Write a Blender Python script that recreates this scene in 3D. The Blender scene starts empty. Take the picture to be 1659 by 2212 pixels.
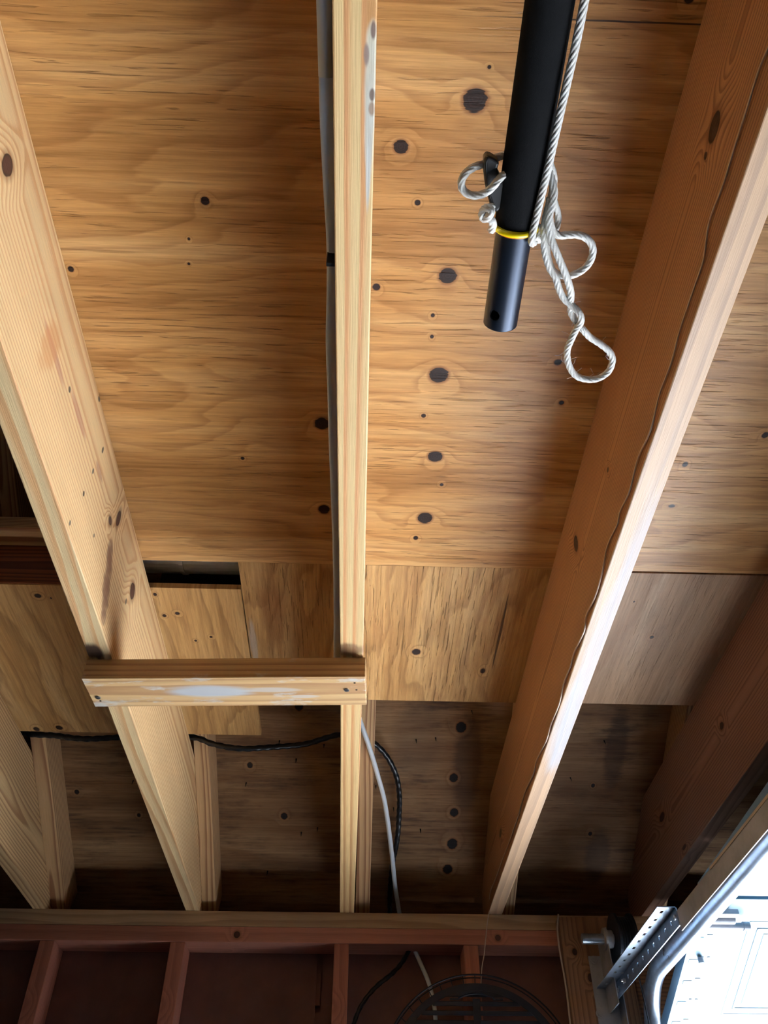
import bpy, math, random
from mathutils import Vector, Matrix

random.seed(7)
C = bpy.context.scene.collection
SC = bpy.context.scene
W, H = 1659.0, 2212.0

# ------------------------------------------------------------------ camera
EYE = 1.55                                   # lens height over the floor
FPX, PITCH, YAW, ROLL = 1787.66, math.radians(44.576), math.radians(1.893), math.radians(0.042)
FWD = Vector((math.sin(YAW) * math.cos(PITCH), math.cos(YAW) * math.cos(PITCH), math.sin(PITCH)))
R0 = Vector((math.cos(YAW), -math.sin(YAW), 0))
U0 = R0.cross(FWD)
RGT = R0 * math.cos(ROLL) + U0 * math.sin(ROLL)
UPV = U0 * math.cos(ROLL) - R0 * math.sin(ROLL)
cam_d = bpy.data.cameras.new('camera')
cam = bpy.data.objects.new('camera', cam_d)
C.objects.link(cam)
M3 = Matrix((RGT, UPV, -FWD)).transposed()
cam.matrix_world = Matrix.Translation((0, 0, EYE)) @ M3.to_4x4()
cam_d.sensor_fit = 'VERTICAL'
cam_d.sensor_height = 36.0
cam_d.lens = 36.0 * FPX / H
cam_d.clip_start = 0.02
SC.camera = cam

# ------------------------------------------------------------------ light
SC.view_settings.view_transform = 'Standard'
SC.view_settings.look = 'None'
SC.view_settings.exposure = 0.2
SC.view_settings.gamma = 1.0
SC.view_settings.use_curve_mapping = False
world = bpy.data.worlds.new('world')
SC.world = world
world.use_nodes = True
world.node_tree.nodes['Background'].inputs[0].default_value = (0.62, 0.8, 1.0, 1)
world.node_tree.nodes['Background'].inputs[1].default_value = 0.6


def area(name, loc, target, sx, sy, power, col):
    d = bpy.data.lights.new(name, 'AREA')
    d.shape = 'RECTANGLE'
    d.size, d.size_y, d.energy, d.color = sx, sy, power, col
    o = bpy.data.objects.new(name, d)
    C.objects.link(o)
    o.location = loc
    o.rotation_euler = (Vector(target) - Vector(loc)).to_track_quat('-Z', 'Y').to_euler()
    return o


# the sun stands high outside the raised garage door; it lights the driveway and a patch of the floor,
# and everything overhead is lit by what they throw back up
sun_d = bpy.data.lights.new('sun', 'SUN')
sun_d.energy = 124.0
sun_d.angle = math.radians(0.6)
sun_d.color = (0.93, 0.97, 1.0)
sun = bpy.data.objects.new('sun', sun_d)
C.objects.link(sun)
SUN_EL, SUN_AZ = math.radians(69), math.radians(0)     # azimuth from the door towards the right
sun.rotation_euler = Vector((-math.sin(SUN_AZ) * math.cos(SUN_EL), -math.cos(SUN_AZ) * math.cos(SUN_EL), -math.sin(SUN_EL))).to_track_quat('-Z', 'Y').to_euler()
sun.location = (2, 8, 8)

# ------------------------------------------------------------------ measures (metres; heights over the lens)
S, DEP = 0.0381, 0.235
HJ = 0.793                                   # underside of the joists
HT = HJ + DEP                                # top of the joists = underside of the loft floor
DW = 2.337                                   # front of the far wall
XJ = [-0.8576, -0.4525, -0.0376, 0.3585, 0.775]


def roofz(y):
    return 0.9095 + 0.5 * (2.36 - y)


def ray(px, py):
    return FWD + RGT * ((px - W / 2) / FPX) - UPV * ((py - H / 2) / FPX)


def at(px, py, Z=None, Y=None, X=None):
    r = ray(px, py)
    k = Z / r.z if Z is not None else (Y / r.y if Y is not None else X / r.x)
    return r * k


def at_roof(px, py, off=0.0):
    r = ray(px, py)                          # z + .5 y = 2.0895
    return r * ((2.0895 - off) / (r.z + 0.5 * r.y))


# ------------------------------------------------------------------ nodes
class NT:
    def __init__(s, name):
        s.m = bpy.data.materials.new(name)
        s.m.use_nodes = True
        s.t = s.m.node_tree
        s.b = s.t.nodes['Principled BSDF']
        s.b.inputs['Roughness'].default_value = 0.6

    def n(s, typ, **kw):
        nd = s.t.nodes.new(typ)
        for k, v in kw.items():
            setattr(nd, k, v)
        return nd

    def put(s, sock, v):
        if isinstance(v, bpy.types.NodeSocket):
            s.t.links.new(v, sock)
        else:
            sock.default_value = v

    def mth(s, op, a, b=0.0, c=None, clamp=False):
        nd = s.n('ShaderNodeMath', operation=op, use_clamp=clamp)
        s.put(nd.inputs[0], a)
        s.put(nd.inputs[1], b)
        if c is not None:
            s.put(nd.inputs[2], c)
        return nd.outputs[0]

    def vm(s, op, a, b=None):
        nd = s.n('ShaderNodeVectorMath', operation=op)
        s.put(nd.inputs[0], a)
        if b is not None:
            s.put(nd.inputs[1], b)
        return nd.outputs['Value'] if op == 'LENGTH' else nd.outputs[0]

    def obj(s):
        return s.n('ShaderNodeTexCoord').outputs['Object']

    def noise(s, v, scale=1.0, detail=2.0, rough=0.5, dist=0.0):
        nd = s.n('ShaderNodeTexNoise')
        s.put(nd.inputs['Vector'], v)
        nd.inputs['Scale'].default_value = scale
        nd.inputs['Detail'].default_value = detail
        nd.inputs['Roughness'].default_value = rough
        nd.inputs['Distortion'].default_value = dist
        return nd.outputs['Fac']

    def mr(s, v, a, b, c=0.0, d=1.0, smooth=False):
        nd = s.n('ShaderNodeMapRange')
        if smooth:
            nd.interpolation_type = 'SMOOTHSTEP'
        s.put(nd.inputs[0], v)
        for i, x in enumerate((a, b, c, d)):
            nd.inputs[i + 1].default_value = x
        return nd.outputs[0]

    def ramp(s, v, stops):
        nd = s.n('ShaderNodeValToRGB')
        s.put(nd.inputs[0], v)
        e = nd.color_ramp.elements
        while len(e) < len(stops):
            e.new(0.5)
        for el, (p, c) in zip(e, stops):
            el.position = p
            el.color = c if len(c) == 4 else (*c, 1)
        return nd.outputs[0]

    def mix(s, f, a, b, mode='MIX'):
        nd = s.n('ShaderNodeMix', data_type='RGBA', blend_type=mode)
        s.put(nd.inputs[0], f)
        s.put(nd.inputs[6], a if isinstance(a, bpy.types.NodeSocket) else (*a, 1))
        s.put(nd.inputs[7], b if isinstance(b, bpy.types.NodeSocket) else (*b, 1))
        return nd.outputs[2]

    def bump(s, h, strength, dist=0.001):
        nd = s.n('ShaderNodeBump')
        nd.inputs['Strength'].default_value = strength
        nd.inputs['Distance'].default_value = dist
        s.put(nd.inputs['Height'], h)
        s.t.links.new(nd.outputs[0], s.b.inputs['Normal'])

    def col(s, c):
        s.put(s.b.inputs['Base Color'], c if isinstance(c, bpy.types.NodeSocket) else (*c, 1))

    def set(s, **kw):
        for k, v in kw.items():
            s.b.inputs[k.replace('_', ' ')].default_value = v
        return s


def rgb(r, g, b):
    f = lambda u: ((u / 255 + 0.055) / 1.055) ** 2.4 if u > 10 else u / 255 / 12.92
    return (f(r), f(g), f(b))


def mindist(N, vec, knots):
    """knots: (centre, (sx,sy,sz)) -> smallest scaled distance"""
    best = None
    for c, r in knots:
        v = N.vm('SUBTRACT', vec, c)
        v = N.vm('MULTIPLY', v, tuple(1 / max(x, 1e-4) for x in r))
        d = N.vm('LENGTH', v)
        best = d if best is None else N.mth('SMOOTH_MIN', best, d, 0.4)
    return best


def lumber(name, early, late, ring=0.0055, pith=(0.02, 0.1), warp=0.02, seed=0.0, knots=(), kcol=(70, 42, 28),
           contrast=1.0, rough=0.5, marks=None, paint=None, bump=0.5, warpy=0.7):
    N = NT(name)
    o = N.obj()
    so = N.vm('ADD', o, (seed * 1.37, seed * 2.11, seed * 0.73))
    nv = N.noise(N.vm('MULTIPLY', so, (6, warpy, 6)), 1.0, 2.0, 0.45)
    nv2 = N.noise(N.vm('MULTIPLY', N.vm('ADD', so, (5, 3, 9)), (6, warpy, 6)), 1.0, 2.0, 0.45)
    sep = N.n('ShaderNodeSeparateXYZ')
    N.put(sep.inputs[0], o)
    dx = N.mth('ADD', N.mth('SUBTRACT', sep.outputs[0], pith[0]), N.mth('MULTIPLY', N.mth('SUBTRACT', nv, 0.5), warp * 2))
    dz = N.mth('ADD', N.mth('SUBTRACT', sep.outputs[2], pith[1]), N.mth('MULTIPLY', N.mth('SUBTRACT', nv2, 0.5), warp * 2))
    r = N.mth('SQRT', N.mth('ADD', N.mth('MULTIPLY', dx, dx), N.mth('MULTIPLY', dz, dz)))
    fine = N.noise(N.vm('MULTIPLY', so, (900, 14, 900)), 1.0, 2.0, 0.6)
    wob = N.noise(N.vm('MULTIPLY', so, (60, 5, 60)), 1.0, 2.0, 0.5)
    r = N.mth('ADD', r, N.mth('MULTIPLY', wob, 0.0022))
    kd = None
    if knots:
        kd = mindist(N, o, knots)
        r = N.mth('ADD', r, N.mr(kd, 0.8, 4.5, 0.018, 0.0, True))
    fr = N.mth('FRACT', N.mth('DIVIDE', r, ring))
    lc = tuple(e + (l - e) * contrast for e, l in zip(early, late))
    mid = tuple(e * 0.75 + l * 0.25 for e, l in zip(early, lc))
    c = N.ramp(fr, [(0.0, early), (0.45, mid), (0.74, lc), (0.90, lc), (1.0, early)])
    tone = N.noise(N.vm('MULTIPLY', so, (9, 1.6, 9)), 1.0, 3.0, 0.5)
    c = N.mix(1.0, c, N.ramp(tone, [(0.25, (0.82, 0.78, 0.74)), (0.7, (1.08, 1.06, 1.04))]), 'MULTIPLY')
    c = N.mix(1.0, c, N.ramp(fine, [(0.3, (0.86, 0.84, 0.8)), (0.65, (1.05, 1.05, 1.05))]), 'MULTIPLY')
    if paint:
        pn = N.noise(N.vm('MULTIPLY', so, (30, 9, 30)), 1.0, 5.0, 0.65)
        pm = N.mr(pn, 0.56, 0.66)
        c = N.mix(N.mth('MULTIPLY', pm, 0.7), c, paint)
    if marks:
        for cen, rad, mc, amt in marks:
            d = mindist(N, o, [(cen, rad)])
            e = N.mth('ADD', d, N.mth('MULTIPLY', N.mth('SUBTRACT', wob, 0.5), 1.1))
            c = N.mix(N.mr(e, 1.1, 0.6, 0.0, amt, True), c, mc)
    if kd is not None:
        kn = N.mth('ADD', kd, N.mth('MULTIPLY', N.mth('SUBTRACT', wob, 0.5), 0.35))
        K = rgb(*kcol)
        halo = rgb(132, 84, 50)
        c = N.mix(N.mr(kn, 1.9, 1.0, 0.0, 0.6, True), c, halo)
        c = N.mix(N.mr(kn, 1.08, 0.95, 0.0, 0.95), c, tuple(k * 0.35 for k in K))
        c = N.mix(N.mr(kn, 0.86, 0.7, 0.0, 0.9), c, K)
    N.col(c)
    h = N.mth('ADD', N.mth('MULTIPLY', fr, 0.45), fine)
    N.bump(h, bump, 0.0006)
    N.set(Roughness=rough)
    return N.m


def plywood(name, cols, axis='X', seed=0.0, knots=(), freq=13, swirl=5.5, ringamt=0.22, checks=1.0, stain=None,
            rough=0.5, cracks=(), kcol=(48, 29, 23), bump=0.6):
    """face veneer: grain runs along 'axis' of the sheet's own coordinates"""
    N = NT(name)
    o = N.obj()
    sep = N.n('ShaderNodeSeparateXYZ')
    N.put(sep.inputs[0], o)
    u, v = (sep.outputs[0], sep.outputs[1]) if axis == 'X' else (sep.outputs[1], sep.outputs[0])

    def uv(a, b, k):
        cb = N.n('ShaderNodeCombineXYZ')
        N.put(cb.inputs[0], N.mth('MULTIPLY', u, a))
        N.put(cb.inputs[1], N.mth('MULTIPLY', v, b))
        cb.inputs[2].default_value = seed + k
        return cb.outputs[0]
    n1 = N.noise(uv(1.5, 5.0, 0.0), 1.0, 3.0, 0.45, 0.25)
    F = N.mth('ADD', N.mth('MULTIPLY', v, freq), N.mth('MULTIPLY', n1, swirl))
    F = N.mth('ADD', F, N.mth('MULTIPLY', N.noise(uv(9, 60, 2.0), 1.0, 2.0, 0.5), 0.5))
    kd = None
    if knots:
        kd = mindist(N, o, knots)
        F = N.mth('ADD', F, N.mr(kd, 0.7, 3.4, 1.1, 0.0, True))
    fr = N.mth('FRACT', F)
    bands = N.noise(uv(0.9, 13.0, 4.0), 1.0, 5.0, 0.55, 0.2)
    c = N.ramp(bands, [(0.28, cols[0]), (0.5, cols[1]), (0.72, cols[2])])
    k = 1 - ringamt
    c = N.mix(1.0, c, N.ramp(fr, [(0.0, (1, 1, 1)), (0.55, (0.98, 0.97, 0.95)), (0.86, (k, k * 0.93, k * 0.86)), (0.93, (k, k * 0.93, k * 0.86)), (1.0, (1, 1, 1))]), 'MULTIPLY')
    ln = N.noise(uv(4.5, 150, 16.0), 1.0, 4.0, 0.65, 0.4)
    c = N.mix(1.0, c, N.ramp(ln, [(0.32, (0.80, 0.75, 0.68)), (0.52, (1.0, 0.99, 0.98)), (0.74, (1.2, 1.2, 1.2))]), 'MULTIPLY')
    fib = N.noise(uv(22, 620, 6.0), 1.0, 3.0, 0.6)
    c = N.mix(1.0, c, N.ramp(fib, [(0.3, (0.87, 0.85, 0.81)), (0.7, (1.07, 1.06, 1.06))]), 'MULTIPLY')
    ck = N.noise(uv(11, 270, 8.0), 1.0, 3.0, 0.55, 0.6)
    msk = N.mr(N.noise(uv(2.6, 8, 10.0), 1.0, 3.0, 0.5), 0.36, 0.56)
    cm = N.mth('MULTIPLY', N.mr(ck, 0.60, 0.665), msk)
    c = N.mix(N.mth('MULTIPLY', cm, 0.62 * checks), c, rgb(92, 54, 26))
    if stain:
        sn = N.noise(uv(5, 9, 12.0), 1.0, 5.0, 0.65)
        sn2 = N.noise(uv(8, 110, 14.0), 1.0, 3.0, 0.6)
        sm = N.mth('MULTIPLY', N.mr(sn, 0.47, 0.66), N.mr(sn2, 0.38, 0.6))
        c = N.mix(N.mth('MULTIPLY', sm, stain[1]), c, stain[0])
    for (cu, cv, ru, rv, mc, amt) in cracks:
        cb = N.n('ShaderNodeCombineXYZ')
        wv = N.mth('ADD', v, N.mth('MULTIPLY', N.mth('SUBTRACT', n1, 0.5), 0.0))
        N.put(cb.inputs[0], N.mth('DIVIDE', N.mth('SUBTRACT', u, cu), ru))
        N.put(cb.inputs[1], N.mth('DIVIDE', N.mth('SUBTRACT', wv, cv), rv))
        d = N.mth('ADD', N.vm('LENGTH', cb.outputs[0]), N.mth('MULTIPLY', N.mth('SUBTRACT', ck, 0.5), 0.9))
        c = N.mix(N.mr(d, 1.05, 0.7, 0.0, amt), c, mc)
    if kd is not None:
        kn = N.mth('ADD', kd, N.mth('MULTIPLY', N.mth('SUBTRACT', ck, 0.5), 0.5))
        K = rgb(*kcol)
        c = N.mix(N.mr(kn, 2.0, 1.1, 0.0, 0.2, True), c, rgb(214, 168, 116))
        c = N.mix(N.mr(kn, 1.4, 1.05, 0.0, 0.7, True), c, rgb(140, 88, 52))
        c = N.mix(N.mr(kn, 1.05, 0.95, 0.0, 0.95), c, tuple(x * 0.3 for x in K))
        kk = N.mix(N.mr(N.mth('FRACT', N.mth('MULTIPLY', kn, 3.3)), 0.3, 0.7), tuple(x * 0.6 for x in K), K)
        c = N.mix(N.mr(kn, 0.88, 0.78, 0.0, 0.95), c, kk)
    N.col(c)
    h = N.mth('ADD', N.mth('MULTIPLY', cm, -1.6), N.mth('ADD', N.mth('MULTIPLY', fib, 0.5), N.mth('MULTIPLY', bands, 0.9)))
    N.bump(h, bump, 0.0011)
    N.set(Roughness=rough, Specular_IOR_Level=0.32)
    return N.m


def metal(name, col, rough=0.35, metallic=1.0, spangle=0.12):
    N = NT(name)
    o = N.obj()
    v = N.n('ShaderNodeTexVoronoi')
    N.put(v.inputs['Vector'], o)
    v.inputs['Scale'].default_value = 130
    s2 = N.n('ShaderNodeSeparateColor')
    N.put(s2.inputs[0], v.outputs['Color'])
    lo = tuple(x * (1 - spangle) for x in col)
    c = N.mix(s2.outputs[0], lo, col)
    gr = N.noise(o, 14.0, 4.0, 0.6)
    c = N.mix(1.0, c, N.ramp(gr, [(0.3, (0.72, 0.72, 0.74)), (0.62, (1, 1, 1))]), 'MULTIPLY')
    N.col(c)
    N.set(Metallic=metallic)
    N.put(N.b.inputs['Roughness'], N.mr(gr, 0.3, 0.7, rough + 0.12, rough - 0.04))
    return N.m


def plain(name, col, rough=0.6, metallic=0.0, var=0.12, scale=20.0, bump=0.0):
    N = NT(name)
    o = N.obj()
    a = N.noise(o, scale, 4.0, 0.6)
    c = N.mix(1.0, col, N.ramp(a, [(0.3, (1 - var,) * 3), (0.7, (1 + var * 0.4,) * 3)]), 'MULTIPLY')
    N.col(c)
    if bump:
        N.bump(N.noise(o, scale * 20, 3.0, 0.6), bump, 0.0006)
    N.set(Roughness=rough, Metallic=metallic)
    return N.m


# ------------------------------------------------------------------ geometry
def newobj(name, verts, faces, mat, loc=(0, 0, 0), parent=None, smooth=False, bevel=0.0, rot=None, seg=2):
    me = bpy.data.meshes.new(name)
    me.from_pydata([tuple(v) for v in verts], [], faces)
    me.validate()
    me.update()
    import bmesh
    bm = bmesh.new()
    bm.from_mesh(me)
    bmesh.ops.recalc_face_normals(bm, faces=bm.faces)
    bm.to_mesh(me)
    bm.free()
    if mat:
        me.materials.append(mat)
    o = bpy.data.objects.new(name, me)
    C.objects.link(o)
    if smooth:
        for p in me.polygons:
            p.use_smooth = True
    if rot is not None:
        o.matrix_world = Matrix.Translation(loc) @ rot.to_4x4()
    else:
        o.location = loc
    if parent:
        o.parent = parent
    if bevel:
        b = o.modifiers.new('bevel', 'BEVEL')
        b.width = bevel
        b.segments = seg
        b.limit_method = 'ANGLE'
        b.angle_limit = math.radians(40)
    return o


def tag(o, label, cat, group=None):
    o['label'] = label
    o['category'] = cat
    if group:
        o['group'] = group
    return o


def struct(o):
    o['kind'] = 'structure'
    return o


def empty(name, loc, label, cat, group=None):
    o = bpy.data.objects.new(name, None)
    C.objects.link(o)
    o.location = loc
    o.empty_display_size = 0.05
    return tag(o, label, cat, group)


def boxv(a, b):
    x0, y0, z0 = a
    x1, y1, z1 = b
    v = [(x0, y0, z0), (x1, y0, z0), (x1, y1, z0), (x0, y1, z0), (x0, y0, z1), (x1, y0, z1), (x1, y1, z1), (x0, y1, z1)]
    f = [(0, 3, 2, 1), (4, 5, 6, 7), (0, 1, 5, 4), (1, 2, 6, 5), (2, 3, 7, 6), (3, 0, 4, 7)]
    return v, f


class MB:
    """collects pieces, in lens-relative world coordinates, of ONE part"""
    def __init__(s):
        s.v, s.f = [], []

    def add(s, v, f):
        n = len(s.v)
        s.v += [Vector(x) for x in v]
        s.f += [tuple(i + n for i in q) for q in f]
        return s

    def box(s, a, b):
        return s.add(*boxv(a, b))

    def cyl(s, p0, p1, r, n=24, r1=None, caps=True):
        p0, p1 = Vector(p0), Vector(p1)
        d = (p1 - p0).normalized()
        a = d.orthogonal().normalized()
        b = d.cross(a)
        r1 = r if r1 is None else r1
        vs = [p0 + (a * math.cos(t) + b * math.sin(t)) * r for t in [2 * math.pi * i / n for i in range(n)]]
        vs += [p1 + (a * math.cos(t) + b * math.sin(t)) * r1 for t in [2 * math.pi * i / n for i in range(n)]]
        fs = [(i, (i + 1) % n, n + (i + 1) % n, n + i) for i in range(n)]
        if caps:
            fs += [tuple(range(n))[::-1], tuple(range(n, 2 * n))]
        return s.add(vs, fs)

    def sweep(s, pts, prof, closed=False, twist=0.0, up=None, capped=True):
        """prof(t, arclen) -> list of (a, b) offsets; pts dense"""
        P = [Vector(p) for p in pts]
        n = len(P)
        T = []
        for i in range(n):
            if closed:
                T.append((P[(i + 1) % n] - P[i - 1]).normalized())
            else:
                T.append((P[min(i + 1, n - 1)] - P[max(i - 1, 0)]).normalized())
        A = (Vector(up) if up else T[0].orthogonal())
        vs, L, m = [], 0.0, 0
        for i in range(n):
            if i:
                L += (P[i] - P[i - 1]).length
            A = (A - T[i] * A.dot(T[i])).normalized()
            B = T[i].cross(A)
            pr = prof(L)
            m = len(pr)
            vs += [P[i] + A * a + B * b for a, b in pr]
        fs = []
        for i in range(n - 1 + (1 if closed else 0)):
            j = (i + 1) % n
            for k in range(m):
                fs.append((i * m + k, i * m + (k + 1) % m, j * m + (k + 1) % m, j * m + k))
        if capped and not closed:
            fs += [tuple(range(m))[::-1], tuple(range((n - 1) * m, n * m))]
        return s.add(vs, fs)

    def tube(s, pts, r, n=12, closed=False):
        return s.sweep(pts, lambda L: [(r * math.cos(2 * math.pi * k / n), r * math.sin(2 * math.pi * k / n)) for k in range(n)], closed)

    def rope(s, pts, r, pitch=0.02, lobes=6, depth=0.2, n=36, closed=False):
        def prof(L):
            ph = 2 * math.pi * L / pitch / lobes * 1.0
            out = []
            for k in range(n):
                t = 2 * math.pi * k / n
                rr = r * (1 - depth + depth * abs(math.cos(lobes / 2 * (t - ph))) ** 0.8)
                out.append((rr * math.cos(t), rr * math.sin(t)))
            return out
        return s.sweep(pts, prof, closed)

    def build(s, name, mat, parent=None, loc=None, smooth=False, bevel=0.0, seg=2):
        """loc: lens-relative origin of the object (parent's base when it is a part)"""
        if parent is not None:
            base = parent.matrix_basis.translation.copy() if parent.parent is None else parent.parent.matrix_basis.translation + parent.matrix_basis.translation
            base = base - Vector((0, 0, EYE))
            return newobj(name, [v - base for v in s.v], s.f, mat, (0, 0, 0), parent, smooth, bevel, seg=seg)
        base = Vector(loc) if loc is not None else Vector((sum(v.x for v in s.v) / len(s.v), sum(v.y for v in s.v) / len(s.v), min(v.z for v in s.v)))
        return newobj(name, [v - base for v in s.v], s.f, mat, base + Vector((0, 0, EYE)), None, smooth, bevel, seg=seg)


def smoothpath(pts, step=0.004):
    """Catmull-Rom through pts, resampled"""
    P = [Vector(p) for p in pts]
    P = [P[0] * 2 - P[1]] + P + [P[-1] * 2 - P[-2]]
    out = []
    for i in range(1, len(P) - 2):
        a, b, c, d = P[i - 1:i + 3]
        n = max(2, int((c - b).length / step))
        for k in range(n):
            t = k / n
            out.append(0.5 * ((2 * b) + (c - a) * t + (2 * a - 5 * b + 4 * c - d) * t * t + (3 * b - a - 3 * c + d) * t ** 3))
    out.append(P[-2])
    return out


def board(name, origin, length, w, h, mat, ydir=(0, 1, 0), xdir=(1, 0, 0), parent=None, prof=None, bevel=0.0012, nseg=1):
    """a sawn board: own x = width, y = length, z = height; origin lens-relative corner"""
    y = Vector(ydir).normalized()
    x = Vector(xdir)
    x = (x - y * x.dot(y)).normalized()
    z = x.cross(y)
    v, f = [], []
    ys = [length * i / nseg for i in range(nseg + 1)]
    if prof:
        rows = prof
    else:
        rows = [(yy, 0.0, h, 0.0) for yy in ys]
    for (yy, z0, z1, xo) in rows:
        v += [(xo, yy, z0), (w + xo, yy, z0), (w + xo, yy, z1), (xo, yy, z1)]
    n = len(rows)
    f.append((0, 1, 2, 3))
    f.append((4 * n - 1, 4 * n - 2, 4 * n - 3, 4 * n - 4))
    for i in range(n - 1):
        for k in range(4):
            f.append((4 * i + k, 4 * i + (k + 1) % 4, 4 * i + 4 + (k + 1) % 4, 4 * i + 4 + k))
    rot = Matrix((x, y, z)).transposed()
    o = newobj(name, v, f, mat, Vector(origin) + Vector((0, 0, EYE)), parent, False, bevel, rot)
    return o


def local(o, P):
    """lens-relative point -> the object's own coordinates"""
    return tuple(o.matrix_world.inverted() @ (Vector(P) + Vector((0, 0, EYE))))


# ------------------------------------------------------------------ shared woods
PINE_E, PINE_L = rgb(238, 206, 158), rgb(200, 146, 98)
FIR_E, FIR_L = rgb(206, 150, 92), rgb(146, 88, 44)
OLD_E, OLD_L = rgb(186, 140, 100), rgb(132, 88, 58)
RED_E, RED_L = rgb(206, 142, 120), rgb(180, 120, 100)

# ================================================================== the setting
floor_m = plain('concrete_floor', rgb(128, 130, 134), 0.8, 0, 0.2, 6, 0.3)
red_wall = plain('brown_red_wall', rgb(128, 92, 82), 0.75, 0, 0.25, 9, 0.2)
dim_wall = plain('dim_brown_wall', rgb(84, 70, 62), 0.8, 0, 0.2, 5)
o = MB().box((-2.2, -2.6, -EYE - 0.1), (3.6, 2.9, -EYE)).build('floor', floor_m, loc=(0, 0, -EYE)); struct(o)
o = MB().box((-12, 2.9, -EYE - 0.14), (14, 16, -EYE - 0.04)).build('ground', plain('driveway', rgb(212, 216, 222), 0.85, 0, 0.1, 3), loc=(0, 3, -EYE - 0.04)); struct(o)
o = MB().box((-2.3, -2.6, -EYE), (-2.2, 2.46, 2.6)).build('wall_left', dim_wall, loc=(-2.2, 0, -EYE)); struct(o)
o = MB().box((3.6, -2.6, -EYE), (3.7, 2.46, 2.6)).build('wall_right', dim_wall, loc=(3.6, 0, -EYE)); struct(o)
o = MB().box((-2.3, -2.7, -EYE), (3.7, -2.6, 4.7)).build('wall_back', dim_wall, loc=(0, -2.6, -EYE)); struct(o)
# far wall: sheathing behind the studs, a slot between the sheets, siding outside
gx0, gx1 = at(685, 2080, Y=2.426).x, at(698, 2080, Y=2.426).x
wf = MB()
wf.box((-2.2, 2.426, -EYE), (gx0, 2.438, HJ - 0.02)).box((gx1, 2.426, -EYE), (0.72, 2.438, HJ - 0.02))
g1, g2 = at(690, 2097, Y=2.43).z, at(690, 2172, Y=2.43).z
wf.box((gx0, 2.432, g2), (gx1 - 0.004, 2.438, g1)).box((gx0, 2.434, -EYE), (gx1, 2.438, g2 - 0.012))
wf.box((-2.2, 2.45, -EYE), (0.72, 2.46, HJ))
o = wf.build('wall_far', red_wall, loc=(-0.6, 2.426, -EYE)); struct(o)
# ceiling: roof sheathing on the rafters
rl = Vector((0, -1, 0.5)).normalized()
rx = Vector((-1, 0, 0))
RO = Vector((3.6, 2.62, roofz(2.62)))
roof = board('ceiling', RO, 5.9, 5.8, 0.0125, None, rl, rx, bevel=0)
rk = []
for (px, py, rr) in ((996, 1571, 11), (980, 1680, 9), (981, 1755, 9), (977, 1823, 11), (967, 1878, 10), (540, 1653, 6),
                     (614, 1763, 7), (646, 1526, 9), (166, 1711, 5), (300, 1761, 4), (1281, 1697, 4), (1275, 1801, 4)):
    P = at_roof(px, py)
    q = at_roof(px + rr, py)
    ly = local(roof, P)
    r_ = (q - P).length
    rk.append(((ly[0], ly[1], 0.0), (r_, r_ * 1.25, 1.0)))
cr = []
for (px, py, a, b, am) in ((1010, 1650, 34, 120, 0.5), (900, 1600, 60, 90, 0.3), (1330, 1620, 26, 90, 0.55), (1290, 1850, 30, 60, 0.5)):
    P = local(roof, at_roof(px, py)); q = local(roof, at_roof(px + a, py)); t = local(roof, at_roof(px, py + b))
    cr.append((P[0], P[1], abs(q[0] - P[0]), abs(t[1] - P[1]), rgb(60, 48, 46), am))
roof_m = plywood('roof_sheathing', [rgb(126, 92, 62), rgb(158, 122, 86), rgb(182, 148, 108)], 'X', 3.3, rk, 7, 4.0, 0.15,
                 0.9, (rgb(58, 36, 30), 0.75), 0.6, cr, (34, 28, 28), 0.4)
roof.data.materials.append(roof_m)
struct(roof)
nail_m = plain('rusty_nail', rgb(40, 32, 30), 0.5, 0.8)
nz = (RO - RO) + Vector((0, -0.5, -1)).normalized()
for (px, py) in ((604, 1600), (532, 1691), (686, 1788), (651, 1798), (578, 1882), (812, 1697), (899, 1598), (941, 1594),
                 (908, 1791), (850, 1745), (288, 1686), (395, 1690), (1305, 1600), (1232, 1680), (640, 1640), (700, 1608), (1019, 1535), (1410, 1407)):
    P = at_roof(px, py)
    if P.y < 1.2:
        continue
    t = MB().cyl(P - nz * 0.002, P + nz * 0.016, 0.0021, 8, 0.0004)
    t.build('nail_point', nail_m, parent=roof) if False else None
    loc = [roof.matrix_world.inverted() @ (v + Vector((0, 0, EYE))) for v in t.v]
    nn = newobj('nail_point', loc, t.f, nail_m, (0, 0, 0), roof)
# boards that close the eaves beyond the plate
o = MB().box((-2.2, 2.60, 0.6), (3.6, 2.62, 0.82)).build('trim_1', plain('soffit_wood', rgb(70, 52, 42), 0.8), loc=(0, 2.6, 0.6)); struct(o)
o = MB().box((0.73, 2.4275, 0.42), (3.6, 2.459, HJ + 0.03)).build('wall_outer', red_wall, loc=(2, 2.45, 0.42)); struct(o)  # siding over the header, added unseen to block light leaking upward
o = MB().box((-2.2, 2.46, 0.60), (3.6, 2.60, 0.62)).build('trim_2', plain('soffit_wood2', rgb(70, 52, 42), 0.8), loc=(0, 2.5, 0.6)); struct(o)

# ================================================================== joists
def joist(i, mat, label, bow=None, y0=-2.4, grp='joists under the loft floor'):
    x = XJ[i]
    ye = DW + 0.089
    yc = 2.0895 * 2 - HT * 2
    ys = [y0 + (yc - y0) * k / 14 for k in range(15)] + [yc + (ye - yc) * k / 3 for k in (1, 2, 3)]
    rows = []
    for y in ys:
        xo = 0.0
        if bow:
            for (a, oa), (b, ob) in zip(bow[:-1], bow[1:]):
                if a <= y <= b:
                    xo = oa + (ob - oa) * (y - a) / (b - a)
        rows.append((y - y0, 0.0, min(DEP - 0.0005, roofz(y) - HJ - 0.001), xo))
    o = board('ceiling_joist', (x, y0, HJ), 0, S, DEP, mat, prof=rows, bevel=0.0015)
    tag(o, label, 'joist')
    return o


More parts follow.
